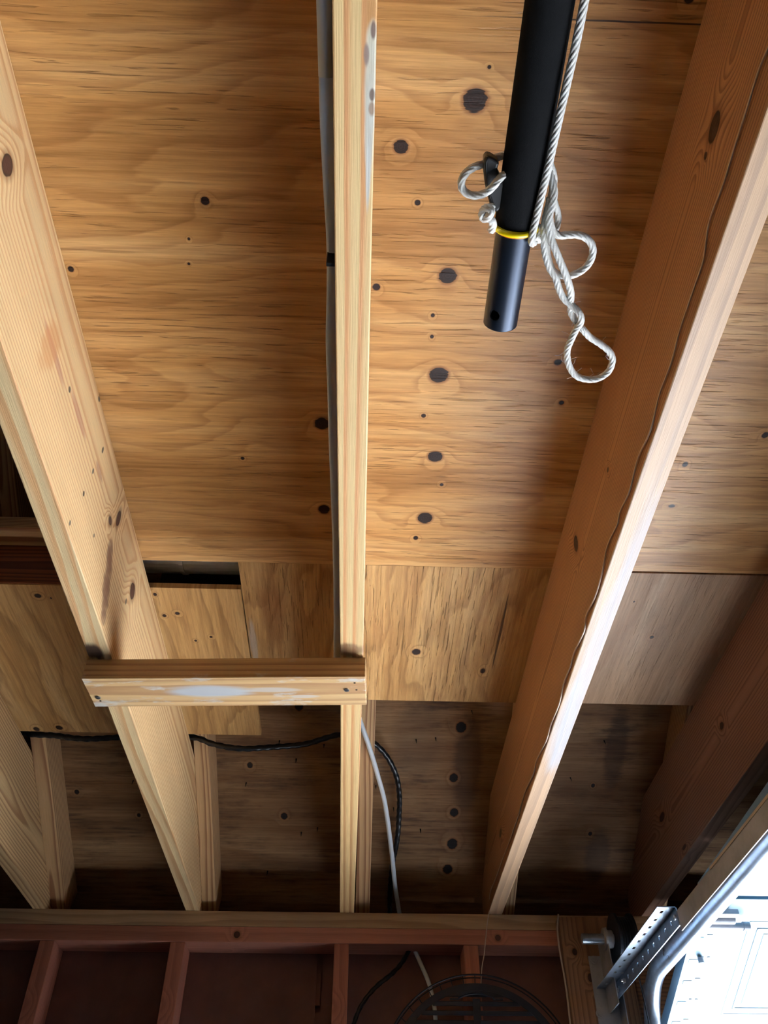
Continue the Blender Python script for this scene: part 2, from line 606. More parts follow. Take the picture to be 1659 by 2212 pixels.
def jk(i, side, pts, y0=-2.4, yscale=1.0):
    """knots on a joist face seen at px,py; size in px -> own coordinates"""
    out = []
    xf = XJ[i] + (S if side == 'R' else 0)
    for (px, py, rw, rh, *st) in pts:
        P = at(px, py, X=xf)
        P2 = at(px + rw, py, X=xf)
        a = abs(P2.z - P.z)
        b = abs(at(px, py + rh, X=xf).y - P.y)
        out.append(((P.x - XJ[i], P.y - y0, P.z - HJ), (0.03, max(b, 0.004), max(a, 0.0025))))
    return out


def jb(i, pts, y0=-2.4):
    out = []
    for (px, py, rx_, ry_) in pts:
        P = at(px, py, Z=HJ)
        out.append(((P.x - XJ[i], P.y - y0, 0.0), (rx_, ry_, 0.05)))
    return out


m = lumber('joist_wood_far_left', rgb(226, 194, 144), rgb(172, 128, 86), 0.007, (0.075, 0.10), 0.018, 4.4, contrast=0.9, warpy=1.3)
joist(0, m, 'pale ceiling joist at the far lower left corner, only its end above the wall visible')
k2 = jk(1, 'R', [(16, 357, 13, 30), (256, 1120, 9, 15), (238, 1125, 4, 15), (286, 1277, 8, 22)])
mk = []
for (c, r) in jk(1, 'R', [(150, 842, 4, 12), (222, 972, 4, 8), (201, 1018, 4, 8), (181, 1066, 4, 8), (151, 1130, 4, 8), (203, 1157, 3, 5), (272, 1300, 4, 8), (214, 862, 3, 10)]):
    mk.append((c, (0.03, r[1], r[2]), rgb(62, 46, 40), 0.9))
for (c, r) in jk(1, 'R', [(120, 770, 7, 160), (170, 900, 6, 120), (215, 1020, 5, 60)]):
    mk.append((c, (0.03, r[1] * 0.8, r[2]), rgb(166, 104, 84), 0.6))
for (c, r) in jk(1, 'R', [(239, 1180, 8, 26), (237, 1200, 10, 30), (235, 1222, 11, 34), (233, 1245, 12, 36), (230, 1268, 12, 36), (228, 1290, 11, 36), (226, 1312, 10, 32), (224, 1332, 8, 28)]):
    mk.append((c, (0.03, r[1], r[2] * 1.3), rgb(118, 76, 58), 0.6))
for (c, r) in jk(1, 'R', [(110, 745, 26, 40)]):
    mk.append((c, (0.03, 0.028, 0.05), rgb(196, 130, 76), 0.55))
for (c, r) in jb(1, [(198, 1400, 0.03, 0.035)]):
    mk.append(((c[0], c[1] + 0.01, 0.0), (0.022, 0.03, 0.02), rgb(70, 46, 38), 0.95))
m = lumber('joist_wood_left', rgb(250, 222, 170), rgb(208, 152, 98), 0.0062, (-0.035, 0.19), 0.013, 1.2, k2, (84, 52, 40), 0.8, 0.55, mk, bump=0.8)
joist(1, m, 'bright knotty ceiling joist on the left, its wide right face lit by daylight')
mk = []
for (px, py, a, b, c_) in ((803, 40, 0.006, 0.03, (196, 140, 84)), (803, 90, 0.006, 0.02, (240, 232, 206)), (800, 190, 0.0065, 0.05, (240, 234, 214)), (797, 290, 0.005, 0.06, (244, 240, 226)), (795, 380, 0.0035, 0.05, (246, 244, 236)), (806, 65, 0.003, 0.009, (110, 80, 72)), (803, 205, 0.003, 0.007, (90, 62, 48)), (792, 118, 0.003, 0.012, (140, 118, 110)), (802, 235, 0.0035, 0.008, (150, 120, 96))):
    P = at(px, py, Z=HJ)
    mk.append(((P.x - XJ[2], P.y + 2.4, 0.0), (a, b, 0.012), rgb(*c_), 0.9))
P = at(770, 1400, Z=HJ)
mk.append(((0.02, P.y + 2.4 + 0.006, 0.0), (0.03, 0.022, 0.02), rgb(120, 82, 52), 0.8))
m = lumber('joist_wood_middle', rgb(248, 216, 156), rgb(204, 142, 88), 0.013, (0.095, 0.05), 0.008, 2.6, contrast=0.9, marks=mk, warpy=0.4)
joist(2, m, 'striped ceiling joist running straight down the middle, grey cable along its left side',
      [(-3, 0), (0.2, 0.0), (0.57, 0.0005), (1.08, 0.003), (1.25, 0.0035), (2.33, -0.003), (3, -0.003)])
k3 = jk(3, 'L', [(1543, 275, 9, 48), (1524, 337, 3, 6), (1244, 1174, 7, 24), (1313, 1015, 2, 5), (1188, 1815, 2, 14), (1081, 1800, 3, 28)])
m = lumber('joist_wood_right', rgb(190, 144, 104), rgb(136, 92, 62), 0.0052, (-0.012, 0.115), 0.010, 5.1, k3, (66, 40, 26), 0.85, 0.5, [((0.02, 2.6, 0.0), (0.2, 6.0, 0.004), rgb(232, 208, 176), 0.3), ((0.03, 3.55, 0.0), (0.02, 0.45, 0.004), rgb(214, 222, 240), 0.35), ((0.02, 3.75, 0.0), (0.02, 0.2, 0.004), rgb(220, 228, 240), 0.35)])  # underside tinted paler in place of the brighter light falling there
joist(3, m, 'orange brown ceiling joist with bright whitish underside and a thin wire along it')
k4 = jk(4, 'L', [(1559, 1568, 6, 16), (1430, 1765, 7, 26), (1478, 1830, 4, 20)])
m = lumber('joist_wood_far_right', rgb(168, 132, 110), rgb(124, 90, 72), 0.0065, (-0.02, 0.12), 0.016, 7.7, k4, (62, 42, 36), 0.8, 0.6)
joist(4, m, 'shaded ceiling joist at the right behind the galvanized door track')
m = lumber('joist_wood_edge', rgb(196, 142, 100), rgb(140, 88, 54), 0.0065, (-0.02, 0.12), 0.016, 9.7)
for k in range(1, 6):
    XJ.append(XJ[4] + 0.41 * k)
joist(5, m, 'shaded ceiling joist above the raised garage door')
XJ.append(XJ[0] - 0.41)

# ================================================================== rafters
rdir = Vector((0, -1, 0.5)).normalized()
rlab = ['pale rafter beside the leftmost joist, rising behind the black cable',
        'pale rafter rising beside the bright knotty left joist',
        'narrow striped rafter against the right side of the middle joist',
        'dark rafter tucked behind the orange brown right joist',
        'dark rafter above the shaded far right joist',
        'dark rafter above the raised garage door']
for i in range(6):
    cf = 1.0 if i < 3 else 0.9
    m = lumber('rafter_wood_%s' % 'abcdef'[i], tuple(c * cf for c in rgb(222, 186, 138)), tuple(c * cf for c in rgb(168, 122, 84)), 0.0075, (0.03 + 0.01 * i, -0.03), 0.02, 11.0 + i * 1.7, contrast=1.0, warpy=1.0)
    ln = Vector((0, -1, 0.5)).length
    y1 = DW + 0.06
    P = Vector((XJ[i] + 2 * S + 0.0006, y1, roofz(y1) - 0.0995))
    o = board('rafter', P, 5.4, S, 0.0886, m, rdir, (-1, 0, 0))
    tag(o, rlab[i], 'rafter')

# ================================================================== plates, studs
m = lumber('plate_wood', rgb(214, 184, 144), rgb(176, 146, 112), 0.011, (0.02, -0.02), 0.02, 21, contrast=0.7, warpy=1.5,
           knots=[((0.0, c, 0.018), (0.02, 0.010, 0.006)) for c in (1.36, 2.35)] if False else ())
o = board('top_plate', (-2.2, DW, HJ), 5.8, 0.089, S, m, (1, 0, 0), (0, -1, 0)) if False else \
    board('top_plate', (-2.2, DW + 0.089, HJ - S - 0.0005), 5.8, 0.089, S, m, (1, 0, 0), (0, -1, 0))
tag(o, 'long unpainted top plate that the joist ends rest on', 'plate')
m = lumber('red_plate_wood', RED_E, RED_L, 0.012, (0.02, -0.02), 0.02, 23, contrast=0.6,
           knots=[((0.089, at(512, 2018, Y=DW).x + 2.2, 0.018), (0.05, 0.008, 0.008)), ((0.089, at(1075, 2020, Y=DW).x + 2.2, 0.018), (0.05, 0.007, 0.007))], kcol=(84, 44, 38))
o = board('top_plate', (-2.2, DW + 0.089, HJ - 2 * S - 0.001), 5.8, 0.089, S, m, (1, 0, 0), (0, -1, 0))
tag(o, 'long red painted top plate under the unpainted one', 'plate')
sl = ['red painted wall stud at the far lower left', 'red painted wall stud second from the left, below the left joist',
      'red painted wall stud below the middle joist', 'short looking red wall stud with the round black grate in front']
stud_m = lumber('red_stud_wood', rgb(214, 144, 122), rgb(184, 118, 98), 0.01, (0.05, 0.02), 0.02, 25, contrast=0.7,
                knots=[((0.012, 2.12, 0.0), (0.008, 0.011, 0.05))], kcol=(90, 46, 38))
for k, xs in enumerate((-0.815, -0.478, -0.052, 0.287)):
    o = board('wall_stud', (xs, DW + 0.089, -EYE), EYE + HJ - 2 * S - 0.002, S, 0.088, stud_m, (0, 0, 1), (1, 0, 0))
    tag(o, sl[k], 'stud', None)

# door side post and header
m = lumber('post_wood', rgb(168, 130, 98), rgb(126, 94, 70), 0.0085, (0.09, -0.02), 0.016, 31, contrast=0.9,
           knots=[((0.06, 2.18, 0.04), (0.006, 0.01, 0.05)), ((0.03, 2.24, 0.04), (0.006, 0.008, 0.05))], kcol=(60, 36, 28))
o = board('door_post', (0.539, DW - 0.0005, -EYE), EYE + 0.776, 0.17, S, m, (0, 0, 1), (1, 0, 0))
tag(o, 'brown wooden board fixed upright beside the garage door, holding the metal brackets', 'post')
m = lumber('header_wood', rgb(150, 108, 76), rgb(110, 76, 52), 0.009, (0.04, -0.02), 0.016, 33)
o = board('door_header', (0.725, DW + 0.089, 0.42), 2.875, 0.088, 0.295, m, (1, 0, 0), (0, -1, 0))
tag(o, 'wooden header over the garage door opening, right of the upright board', 'header')
m = lumber('jamb_wood', rgb(150, 108, 76), rgb(110, 76, 52), 0.009, (0.04, -0.02), 0.016, 35)
o = board('door_jamb', (0.712, DW + 0.1, -EYE), EYE + 0.42, 0.038, 0.09, m, (0, 0, 1), (1, 0, 0))
tag(o, 'brown wooden jamb at the edge of the garage door opening', 'jamb')

# ================================================================== plywood of the loft floor
def panel(name, x0, x1, y0, y1, z, th, label):
    o = MB().box((0, 0, 0), (x1 - x0, y1 - y0, th)).build(name, None, loc=(0, 0, 0))
    o.location = (x0, y0, z + EYE)
    bpy.context.view_layer.update()
    tag(o, label, 'plywood')
    return o


def pk(o, z, pts):
    x0, y0 = o.location.x, o.location.y
    out = []
    for (px, py, a, b) in pts:
        P = at(px, py, Z=z)
        ra = (at(px + a, py, Z=z) - P).length
        rb = (at(px, py + b, Z=z) - P).length
        out.append(((P.x - x0, P.y - y0, 0.0), (ra, rb, 1.0)))
    return out


main = panel('plywood_sheet', XJ[1] + 0.004, 3.58, -2.4, 1.187, HT, 0.012, 'large warm plywood sheet over the joists, rows of dark oval knots')
kn = pk(main, HT, [(443, 434, 9, 9), (153, 581, 6, 6), (408, 516, 3, 3), (408, 570, 3, 3), (695, 915, 15, 12), (700, 1100, 12, 9),
                   (524, 990, 4, 3), (1026, 217, 26, 26), (866, 317, 16, 15), (902, 438, 6, 6), (967, 596, 19, 16), (813, 620, 8, 7),
                   (935, 681, 4, 4), (933, 727, 4, 4), (948, 810, 21, 16), (915, 898, 5, 4), (940, 986, 16, 11), (954, 1047, 4, 3),
                   (918, 1119, 16, 11), (898, 1162, 5, 4), (1057, 145, 4, 4), (1205, 783, 8, 6), (1213, 870, 5, 4), (1653, 940, 7, 6),
                   (1480, 1003, 6, 5), (1451, 1093, 7, 3), (1488, 0, 10, 8)])
x0, y0 = main.location.x, main.location.y
P = at(1385, 48, Z=HT); Q = at(900, 1224, Z=HT)
ck = [(P.x - x0, P.y - y0, 0.20, 0.0011, rgb(40, 24, 16), 0.9)]
P = at(1110, 90, Z=HT)
main.data.materials.append(plywood('plywood_main', [rgb(172, 124, 70), rgb(203, 154, 95), rgb(220, 180, 126)], 'X', 0.0, kn,
                                   24, 9.0, 0.2, 0.9, None, 0.38, ck))
pa = panel('plywood_sheet', -1.6, -0.2385, 1.268, 1.828, HT, 0.012, 'tan plywood offcut with upright grain at the left, below the dark slot')
kn = pk(pa, HT, [(82, 1287, 7, 4), (79, 1575, 6, 4), (128, 1572, 7, 4), (335, 1284, 4, 3), (355, 1330, 4, 3), (383, 1325, 5, 3),
                 (423, 1384, 3, 2), (456, 1376, 3, 2), (110, 1292, 2, 2)])
ply_b = [rgb(178, 134, 82), rgb(204, 164, 108), rgb(220, 188, 138)]
pa.data.materials.append(plywood('plywood_left', ply_b, 'Y', 5.2, kn, 17, 6.5, 0.28, 0.3, None, 0.55, bump=0.5))
pb = panel('plywood_sheet', -0.2365, XJ[3] + 0.019, 1.1885, 1.661, HT + 0.001, 0.012, 'flaking plywood strip with upright grain behind the middle joist')
kn = pk(pb, HT, [(899, 1409, 9, 6), (1043, 1450, 5, 5)])
x0, y0 = pb.location.x, pb.location.y
ck = []
for (px, py, a, b, c_, am) in ((1080, 1370, 3, 75, rgb(60, 38, 26), 0.85), (590, 1330, 26, 70, rgb(140, 88, 50), 0.5), (548, 1390, 9, 50, rgb(176, 172, 166), 0.6)):
    P = at(px, py, Z=HT); P2 = at(px + a, py, Z=HT); P3 = at(px, py + b, Z=HT)
    ck.append((P.y - y0, P.x - x0, (P3 - P).length, (P2 - P).length, c_, am))
pb.data.materials.append(plywood('plywood_strip', ply_b, 'Y', 8.9, kn, 15, 7.5, 0.26, 0.9, (rgb(150, 96, 54), 0.4), 0.55, ck, bump=1.1))
pc = panel('plywood_sheet', XJ[3] + 0.021, XJ[4] + 0.019, 1.193, 1.658, HT + 0.0005, 0.012, 'greyish stained plywood strip between the two right joists')
kn = pk(pc, HT, [(1408, 1377, 4, 3), (1370, 1300, 2, 2)])
pc.data.materials.append(plywood('plywood_stained', [rgb(150, 116, 84), rgb(172, 138, 104), rgb(190, 162, 132)], 'Y', 12.4, kn, 7, 4.5, 0.14, 0.3,
                                 (rgb(120, 88, 64), 0.4), 0.5, bump=0.4))
pd = panel('plywood_sheet', XJ[4] + 0.021, 3.58, 1.193, 1.658, HT + 0.0005, 0.012, 'shaded plywood strip above the raised garage door')
pd.data.materials.append(pc.data.materials[0])
# hatch framing seen left of the knotty joist
m = lumber('hatch_wood_a', rgb(150, 88, 52), rgb(92, 46, 26), 0.0075, (0.02, 0.05), 0.02, 41)
o = board('hatch_header', (-1.6, 1.303, HT + 0.002), 1.13, S, 0.098, m, (1, 0, 0), (0, -1, 0))
tag(o, 'dark reddish board on edge in the opening left of the knotty joist', 'board')
m = lumber('hatch_wood_b', rgb(226, 190, 142), rgb(150, 100, 66), 0.004, (0.03, 0.3), 0.006, 43)
o = board('hatch_rail', (-1.6, 1.303, HT + 0.1005), 1.13, 0.089, 0.03, m, (1, 0, 0), (0, -1, 0))
tag(o, 'pale ragged board edge over the dark reddish board at the left edge', 'board')

# galvanized pipe seen through the slot
galv = metal('galvanized', (0.50, 0.61, 0.74), 0.34, 0.95)
galv_d = metal('galvanized_dull', (0.42, 0.45, 0.50), 0.5, 0.0, 0.05)
duct_m = plain('duct_metal', rgb(228, 232, 236), 0.4, 0.25, 0.15, 30)
pp = empty('metal_duct', (-0.33, 1.262, 1.163 + EYE - 0.08), 'grey metal duct seen through the dark slot in the plywood', 'duct')
MB().cyl((-0.44, 1.262, 1.163), (-0.12, 1.262, 1.163), 0.079, 48).build('duct_pipe', duct_m, pp, smooth=False)
xr = at(390, 1228, Z=1.09).x
MB().cyl((xr, 1.262, 1.163), (xr + 0.008, 1.262, 1.163), 0.0815, 48).build('duct_joint', duct_m, pp)
MB().box((-0.44, 1.215, 1.0875), (-0.12, 1.222, 1.096)).build('duct_seam', duct_m, pp)

m = plain('slot_shade_dark', rgb(42, 32, 28), 0.9, 0, 0.3, 20)  # board added to stand in for the shade deep inside the slot
o = MB().box((-0.44, 1.40, HT + 0.0125), (-0.15, 1.438, 1.25)).build('slot_shade_board', m)
tag(o, 'dark board added in the loft to blacken the slot below the metal duct', 'board')
# ================================================================== cleat board under two joists
m = lumber('cleat_wood', rgb(232, 196, 142), rgb(188, 142, 98), 0.0075, (0.045, 0.06), 0.012, 51, contrast=0.9,
           marks=[((0.045, 0.20, 0.0), (0.020, 0.075, 0.02), rgb(214, 224, 232), 0.75), ((0.05, 0.31, 0.0), (0.008, 0.05, 0.02), rgb(226, 228, 228), 0.5),
                  ((0.028, 0.36, 0.0), (0.006, 0.03, 0.02), rgb(226, 228, 228), 0.5)], paint=rgb(230, 232, 230), rough=0.5)
a, b = Vector((-0.4560, 1.170, HJ - S - 0.0005)), Vector((0.0075, 1.148, HJ - S - 0.0005))
d = (b - a).normalized()
perp = Vector((d.y, -d.x, 0))
st = empty('stretcher_board', a + Vector((0.23, 0.04, EYE)), 'paint-smeared short board screwed flat across the undersides of two joists', 'board')
o = board('board', (0, 0, 0), (b - a).length, 0.086, S, m, d, perp)
o.location = a - perp * 0.086 + Vector((0, 0, EYE))
bpy.context.view_layer.update()
wm = o.matrix_world.copy(); o.parent = st; bpy.context.view_layer.update(); o.matrix_parent_inverse = Matrix.Identity(4)
o.matrix_basis = Matrix.Translation(-st.location) @ wm
for (px, py) in ((212, 1506), (749, 1490)):
    P = at(px, py, Z=HJ - S - 0.0005)
    MB().cyl(P - Vector((0, 0, 0.0016)), P + Vector((0, 0, 0.002)), 0.0042, 16).box(P + Vector((-0.0025, -0.0005, -0.002)), P + Vector((0.0025, 0.0005, -0.001))).box(P + Vector((-0.0005, -0.0025, -0.002)), P + Vector((0.0005, 0.0025, -0.001))).build('screw', metal('screw_metal', (0.5, 0.55, 0.6), 0.35), st)
for (px, py) in ((217, 1514), (770, 1490), (766, 1475)):
    P = at(px, py, Z=HJ - S - 0.0005)
    MB().cyl(P - Vector((0, 0, 0.0004)), P + Vector((0, 0, 0.001)), 0.0019, 10).build('nail_hole', plain('hole_dark', rgb(40, 24, 16), 0.9), st)

# ================================================================== cables
grey = plain('grey_sheath', rgb(196, 208, 220), 0.45, 0, 0.05, 12)
lgrey = plain('pale_grey_sheath', rgb(226, 236, 244), 0.4, 0, 0.05, 12)
blk = plain('black_rubber', rgb(22, 26, 32), 0.32, 0, 0.1, 30)
pts = []
for (px, py, z) in ((703, -60, 0.815), (706, 0, 0.815), (708, 120, 0.815), (710, 260, 0.815), (716, 400, 0.82), (722, 520, 0.825), (722, 620, 0.83), (719, 740, 0.83),
                    (722, 850, 0.83), (724, 960, 0.83), (728, 1080, 0.83), (731, 1200, 0.83), (732, 1320, 0.83), (731, 1420, 0.84), (733, 1480, 0.85)):
    pts.append(at(px, py, Z=z))
pts = [Vector((pts[0].x - 0.006, -2.3, 0.83)), Vector((pts[0].x - 0.004, -1.0, 0.83))] + pts
cb = empty('grey_cable', pts[6] + Vector((0, 0, EYE)), 'flat grey electrical cable running along the left side of the middle joist', 'cable')
def flatprof(a, b, n=14):
    return lambda L: [(a * math.cos(2 * math.pi * k / n), b * math.sin(2 * math.pi * k / n)) for k in range(n)]
MB().sweep(smoothpath(pts, 0.01), flatprof(0.0085, 0.005), up=(1, 0, 0)).build('cable', grey, cb, smooth=True)
P = at(719, 568, Z=HJ + 0.012)
MB().box(P + Vector((-0.007, -0.0025, -0.004)), P + Vector((0.006, 0.0025, 0.02))).build('staple', blk, cb, bevel=0.001)

pts = [at_roof(772, 1540, .11), at_roof(783, 1572, .11), at_roof(797, 1612, .11), at_roof(814, 1668, .10), at_roof(829, 1724, .09), at_roof(839, 1785, .08), at_roof(847, 1850, .06), at_roof(853, 1910, .045), at_roof(861, 1962, .03), at_roof(864, 1980, .025)]
o = MB().tube(smoothpath(pts, 0.01), 0.0062, 14).build('white_cable', lgrey, smooth=True)
tag(o, 'pale blue-grey cable dropping from the middle joist behind the top plate', 'cable')
pts = [at(889, 2030, Y=2.405), at(897, 2055, Y=2.40), at(908, 2080, Y=2.395), at(922, 2112, Y=2.39), at(931, 2140, Y=2.385), at(940, 2190, Y=2.38), at(942, 2260, Y=2.38)]
o = MB().tube(smoothpath(pts, 0.01), 0.0055, 12).build('white_cable', lgrey, smooth=True)
tag(o, 'short pale grey cable on the red wall dropping behind the round grate', 'cable')

def twisted(pts, label, r=0.0076):
    o = MB().rope(smoothpath(pts, 0.006), r, 0.024, 2, 0.32, 20).build('black_cable', blk, smooth=True)
    return tag(o, label, 'cable')
pts = [at(30, 1570, Y=1.885), at(62, 1585, Y=1.88), at(120, 1589, Y=1.875), at(180, 1596, Y=1.87), at(250, 1593, Y=1.87), at(330, 1585, Y=1.87), at(420, 1593, Y=1.86), at(460, 1607, Y=1.86), at(520, 1617, Y=1.86), at(600, 1613, Y=1.87), at(660, 1607, Y=1.88),
       at_roof(735, 1587, .10), at_roof(790, 1596, .07), at_roof(826, 1622, .06), at_roof(852, 1665, .05), at_roof(862, 1710, .04), at_roof(862, 1760, .03), at_roof(858, 1812, .03), at_roof(848, 1865, .025), at_roof(843, 1920, .02), at_roof(842, 1975, .02)]
twisted(pts, 'black twisted cable sagging between the joists in front of the roof sheathing')
pts = [at(893, 2035, Y=2.40), at(884, 2052, Y=2.395), at(868, 2080, Y=2.39), at(845, 2105, Y=2.38), at(812, 2132, Y=2.38), at(785, 2165, Y=2.38), at(768, 2200, Y=2.38), at(750, 2260, Y=2.38)]
twisted(pts, 'dark blue-black cable curving down the red wall left of the round grate', 0.006)

copper = metal('copper_wire', (0.62, 0.45, 0.38), 0.35, 0.9, 0.0)
silver = plain('pale_wire', rgb(214, 196, 178), 0.4, 0.2)
xw = XJ[3] - 0.0022
pts = []
for (px, py) in ((1668, 85), (1640, 150), (1612, 240), (1585, 325), (1562, 400), (1532, 480), (1520, 560), (1500, 620), (1470, 710), (1448, 790), (1425, 850), (1405, 930), (1378, 990), (1360, 1060), (1338, 1108), (1335, 1130), (1312, 1180), (1300, 1240), (1285, 1290), (1266, 1330), (1264, 1362), (1240, 1410), (1232, 1440), (1218, 1475), (1208, 1520),
                 (1190, 1565), (1180, 1600), (1160, 1640), (1152, 1672), (1134, 1712), (1122, 1755), (1110, 1790), (1096, 1830), (1085, 1858), (1070, 1900), (1059, 1928)):
    P = at(px, py, X=xw)
    if P.z < HJ:
        P = at(px, py, Z=HJ + 0.002); P.x = min(P.x, xw)
    pts.append(P)
pts += [at(1057, 1960, Y=2.32), at(1052, 2000, Y=2.31), at(1048, 2040, Y=2.31), at(1046, 2062, Y=2.31), at(1041, 2090, Y=2.31), at(1039, 2125, Y=2.31)]
o = MB().tube(smoothpath(pts, 0.008), 0.0013, 8).build('thin_wire', silver, smooth=True)
tag(o, 'thin bare wire crawling along the right joist and down to the round grate', 'wire')
pts = [at(1206, 1975, Y=2.29), at(1204, 2010, Y=2.29), at(1210, 2060, Y=2.29), at(1219, 2110, Y=2.29), at(1226, 2160, Y=2.29), at(1232, 2215, Y=2.29), at(1240, 2290, Y=2.29)]
o = MB().tube(smoothpath(pts, 0.01), 0.0022, 8).build('thin_wire', silver, smooth=True)
tag(o, 'thin pale wire along the left edge of the upright wooden board', 'wire')

# ================================================================== boom: black tube with foam grip
ZP, XP = 0.80, 0.1465
YE, YF = at(1078, 697, Z=ZP).y, at(1110, 492, Z=ZP).y
boom = empty('boom_pole', (XP, YF, ZP + EYE - 0.02), 'black pole with foam grip and yellow ring hanging between the middle and right joists', 'pole')
foam = plain('black_foam', rgb(9, 10, 13), 0.9, 0, 0.1, 90, 0.8)
alu = plain('black_anodised', rgb(40, 48, 62), 0.33, 0.6, 0.06, 30)
foam.node_tree.nodes['Principled BSDF'].inputs['Specular IOR Level'].default_value = 0.15
RF, RT = 0.0212, 0.0188
# foam sleeve with rounded end, hollow
def lathe(mb, prof, n=40, x=XP, z=ZP):
    vs, fs = [], []
    for (y, r) in prof:
        for k in range(n):
            t = 2 * math.pi * k / n
            vs.append((x + r * math.cos(t), y, z + r * math.sin(t)))
    for i in range(len(prof) - 1):
        for k in range(n):
            fs.append((i * n + k, i * n + (k + 1) % n, (i + 1) * n + (k + 1) % n, (i + 1) * n + k))
    mb.add(vs, fs)
    return mb
xk = XP
lathe(MB(), [(-0.9, RF), (0.0, RF), (YF - 0.03, RF), (YF - 0.006, RF), (YF - 0.002, RF * 0.985), (YF, RF * 0.95), (YF - 0.001, RF * 0.90)]).build('foam_grip', foam, boom, smooth=True)
# tube with the cross hole: open ended
tb = MB()
hole_y = at(1069, 685, Z=ZP - RT).y
nn = 180
ys = [YF - 0.05, YF, YF + 0.03, hole_y - 0.012] + [hole_y - 0.010 + 0.0004 * k for k in range(51)] + [YE - 0.001, YE]
ys = sorted(set(round(y, 5) for y in ys if y <= YE))
P = at(1067, 684, Z=ZP - RT * 0.8)
th0 = math.atan2(-math.sqrt(max(RT ** 2 - (P.x - XP) ** 2, 1e-6)), P.x - XP)
rows = []
for y in ys:
    rows.append([(XP + RT * math.cos(2 * math.pi * k / nn), y, ZP + RT * math.sin(2 * math.pi * k / nn)) for k in range(nn)])
vs = [p for r in rows for p in r]
fs = []
for i in range(len(ys) - 1):
    for k in range(nn):
        ym = (ys[i] + ys[i + 1]) / 2
        tm = 2 * math.pi * (k + 0.5) / nn
        da = (tm - th0 + math.pi) % (2 * math.pi) - math.pi
        if (da * RT) ** 2 + (ym - hole_y) ** 2 < 0.0060 ** 2:
            continue
        fs.append((i * nn + k, i * nn + (k + 1) % nn, (i + 1) * nn + (k + 1) % nn, (i + 1) * nn + k))
tb.add(vs, fs)
t_o = tb.build('inner_tube', alu, boom, smooth=True)
sm = t_o.modifiers.new('wall', 'SOLIDIFY')
sm.thickness = 0.002
sm.offset = -1
sm.material_offset = 1
sm.material_offset_rim = 1
t_o.data.materials.append(plain('tube_inside', rgb(8, 8, 9), 0.9))  # near-black lining paints in the shade seen through the cross hole
def ringpts(y, r, tilt=0.0, n=64, x=XP, z=ZP):
    return [Vector((x + r * math.cos(2 * math.pi * k / n), y + tilt * math.sin(2 * math.pi * k / n), z + r * math.sin(2 * math.pi * k / n))) for k in range(n)]
MB().cyl((XP, YE - 0.004, ZP), (XP, YE - 0.002, ZP), RT - 0.0015, 40).build('end_plug', plain('plug_dark', rgb(8, 8, 9), 0.9), boom)  # plug added at the unseen end so the cross hole looks dark
yel = plain('yellow_plastic', rgb(244, 212, 10), 0.3, 0, 0.05)
P = at(1110, 505, Z=ZP - RT)
MB().tube(ringpts(P.y, RT + 0.0025), 0.0033, 12, True).build('yellow_ring', yel, boom, smooth=True)
MB().tube(ringpts(YF + 0.0012, RF - 0.0012), 0.0009, 8, True).build('orange_ring', plain('orange_plastic', rgb(206, 116, 20), 0.4), boom, smooth=True)
# cleat on the left of the grip
zx = lambda X, Y: (960 + X / 3.815, 280 + Y / 3.815)
out = [(322, 230), (332, 206), (352, 198), (380, 205), (436, 240), (446, 262), (440, 285), (433, 310), (440, 340), (458, 372), (482, 392), (500, 470), (470, 620), (425, 668), (398, 650), (372, 600), (348, 520), (330, 430), (320, 330)]
zc = ZP - 0.002
pp_ = [at(*zx(X, Y), Z=zc) for X, Y in out]
n_ = len(pp_)
def plate(pp_, z0, z1):
    n_ = len(pp_)
    vs = [(p.x, p.y, z0) for p in pp_] + [(p.x, p.y, z1) for p in pp_]
    fs = [tuple(range(n_))[::-1], tuple(range(n_, 2 * n_))] + [(i, (i + 1) % n_, n_ + (i + 1) % n_, n_ + i) for i in range(n_)]
    return MB().add(vs, fs)
cleat_m = plain('black_plastic', rgb(26, 26, 28), 0.35)
plate(pp_, zc - 0.006, zc + 0.008).build('cleat', cleat_m, boom, bevel=0.0028, seg=3)
rib = [at(*zx(X, Y), Z=zc - 0.0062) for X, Y in ((352, 222), (344, 300), (350, 420), (368, 520), (392, 600), (415, 640))]
MB().tube(smoothpath(rib, 0.003), 0.0013, 8).build('cleat_rib', cleat_m, boom, smooth=True)

# ================================================================== rope
rope_m = NT('white_rope')
o_ = rope_m.obj()
fbr = rope_m.noise(o_, 900, 3.0, 0.6)
lay = rope_m.noise(o_, 60, 3.0, 0.6)
rope_m.col(rope_m.mix(1.0, rope_m.ramp(fbr, [(0.3, rgb(232, 230, 222)), (0.65, rgb(252, 252, 250))]), rope_m.ramp(lay, [(0.3, (0.86, 0.84, 0.8)), (0.7, (1, 1, 1))]), 'MULTIPLY'))
rope_m.bump(fbr, 0.5, 0.0005)
rope_m.set(Roughness=0.45)
rope_m = rope_m.m
RR = 0.0039
rp = empty('rope', (XP + 0.03, YF, ZP + EYE - 0.02), 'white twisted rope lashed around the black pole, loops dangling beside it', 'rope')
def zpath(l, step=0.0012):
    return smoothpath([at(*zx(X, Y), Z=z) for X, Y, z in l], step)
def ppath(l, step=0.0012):
    return smoothpath([at(X, Y, Z=z) for X, Y, z in l], step)
zl = ZP - 0.020
rp0 = at(1285, -120, Z=0.785)
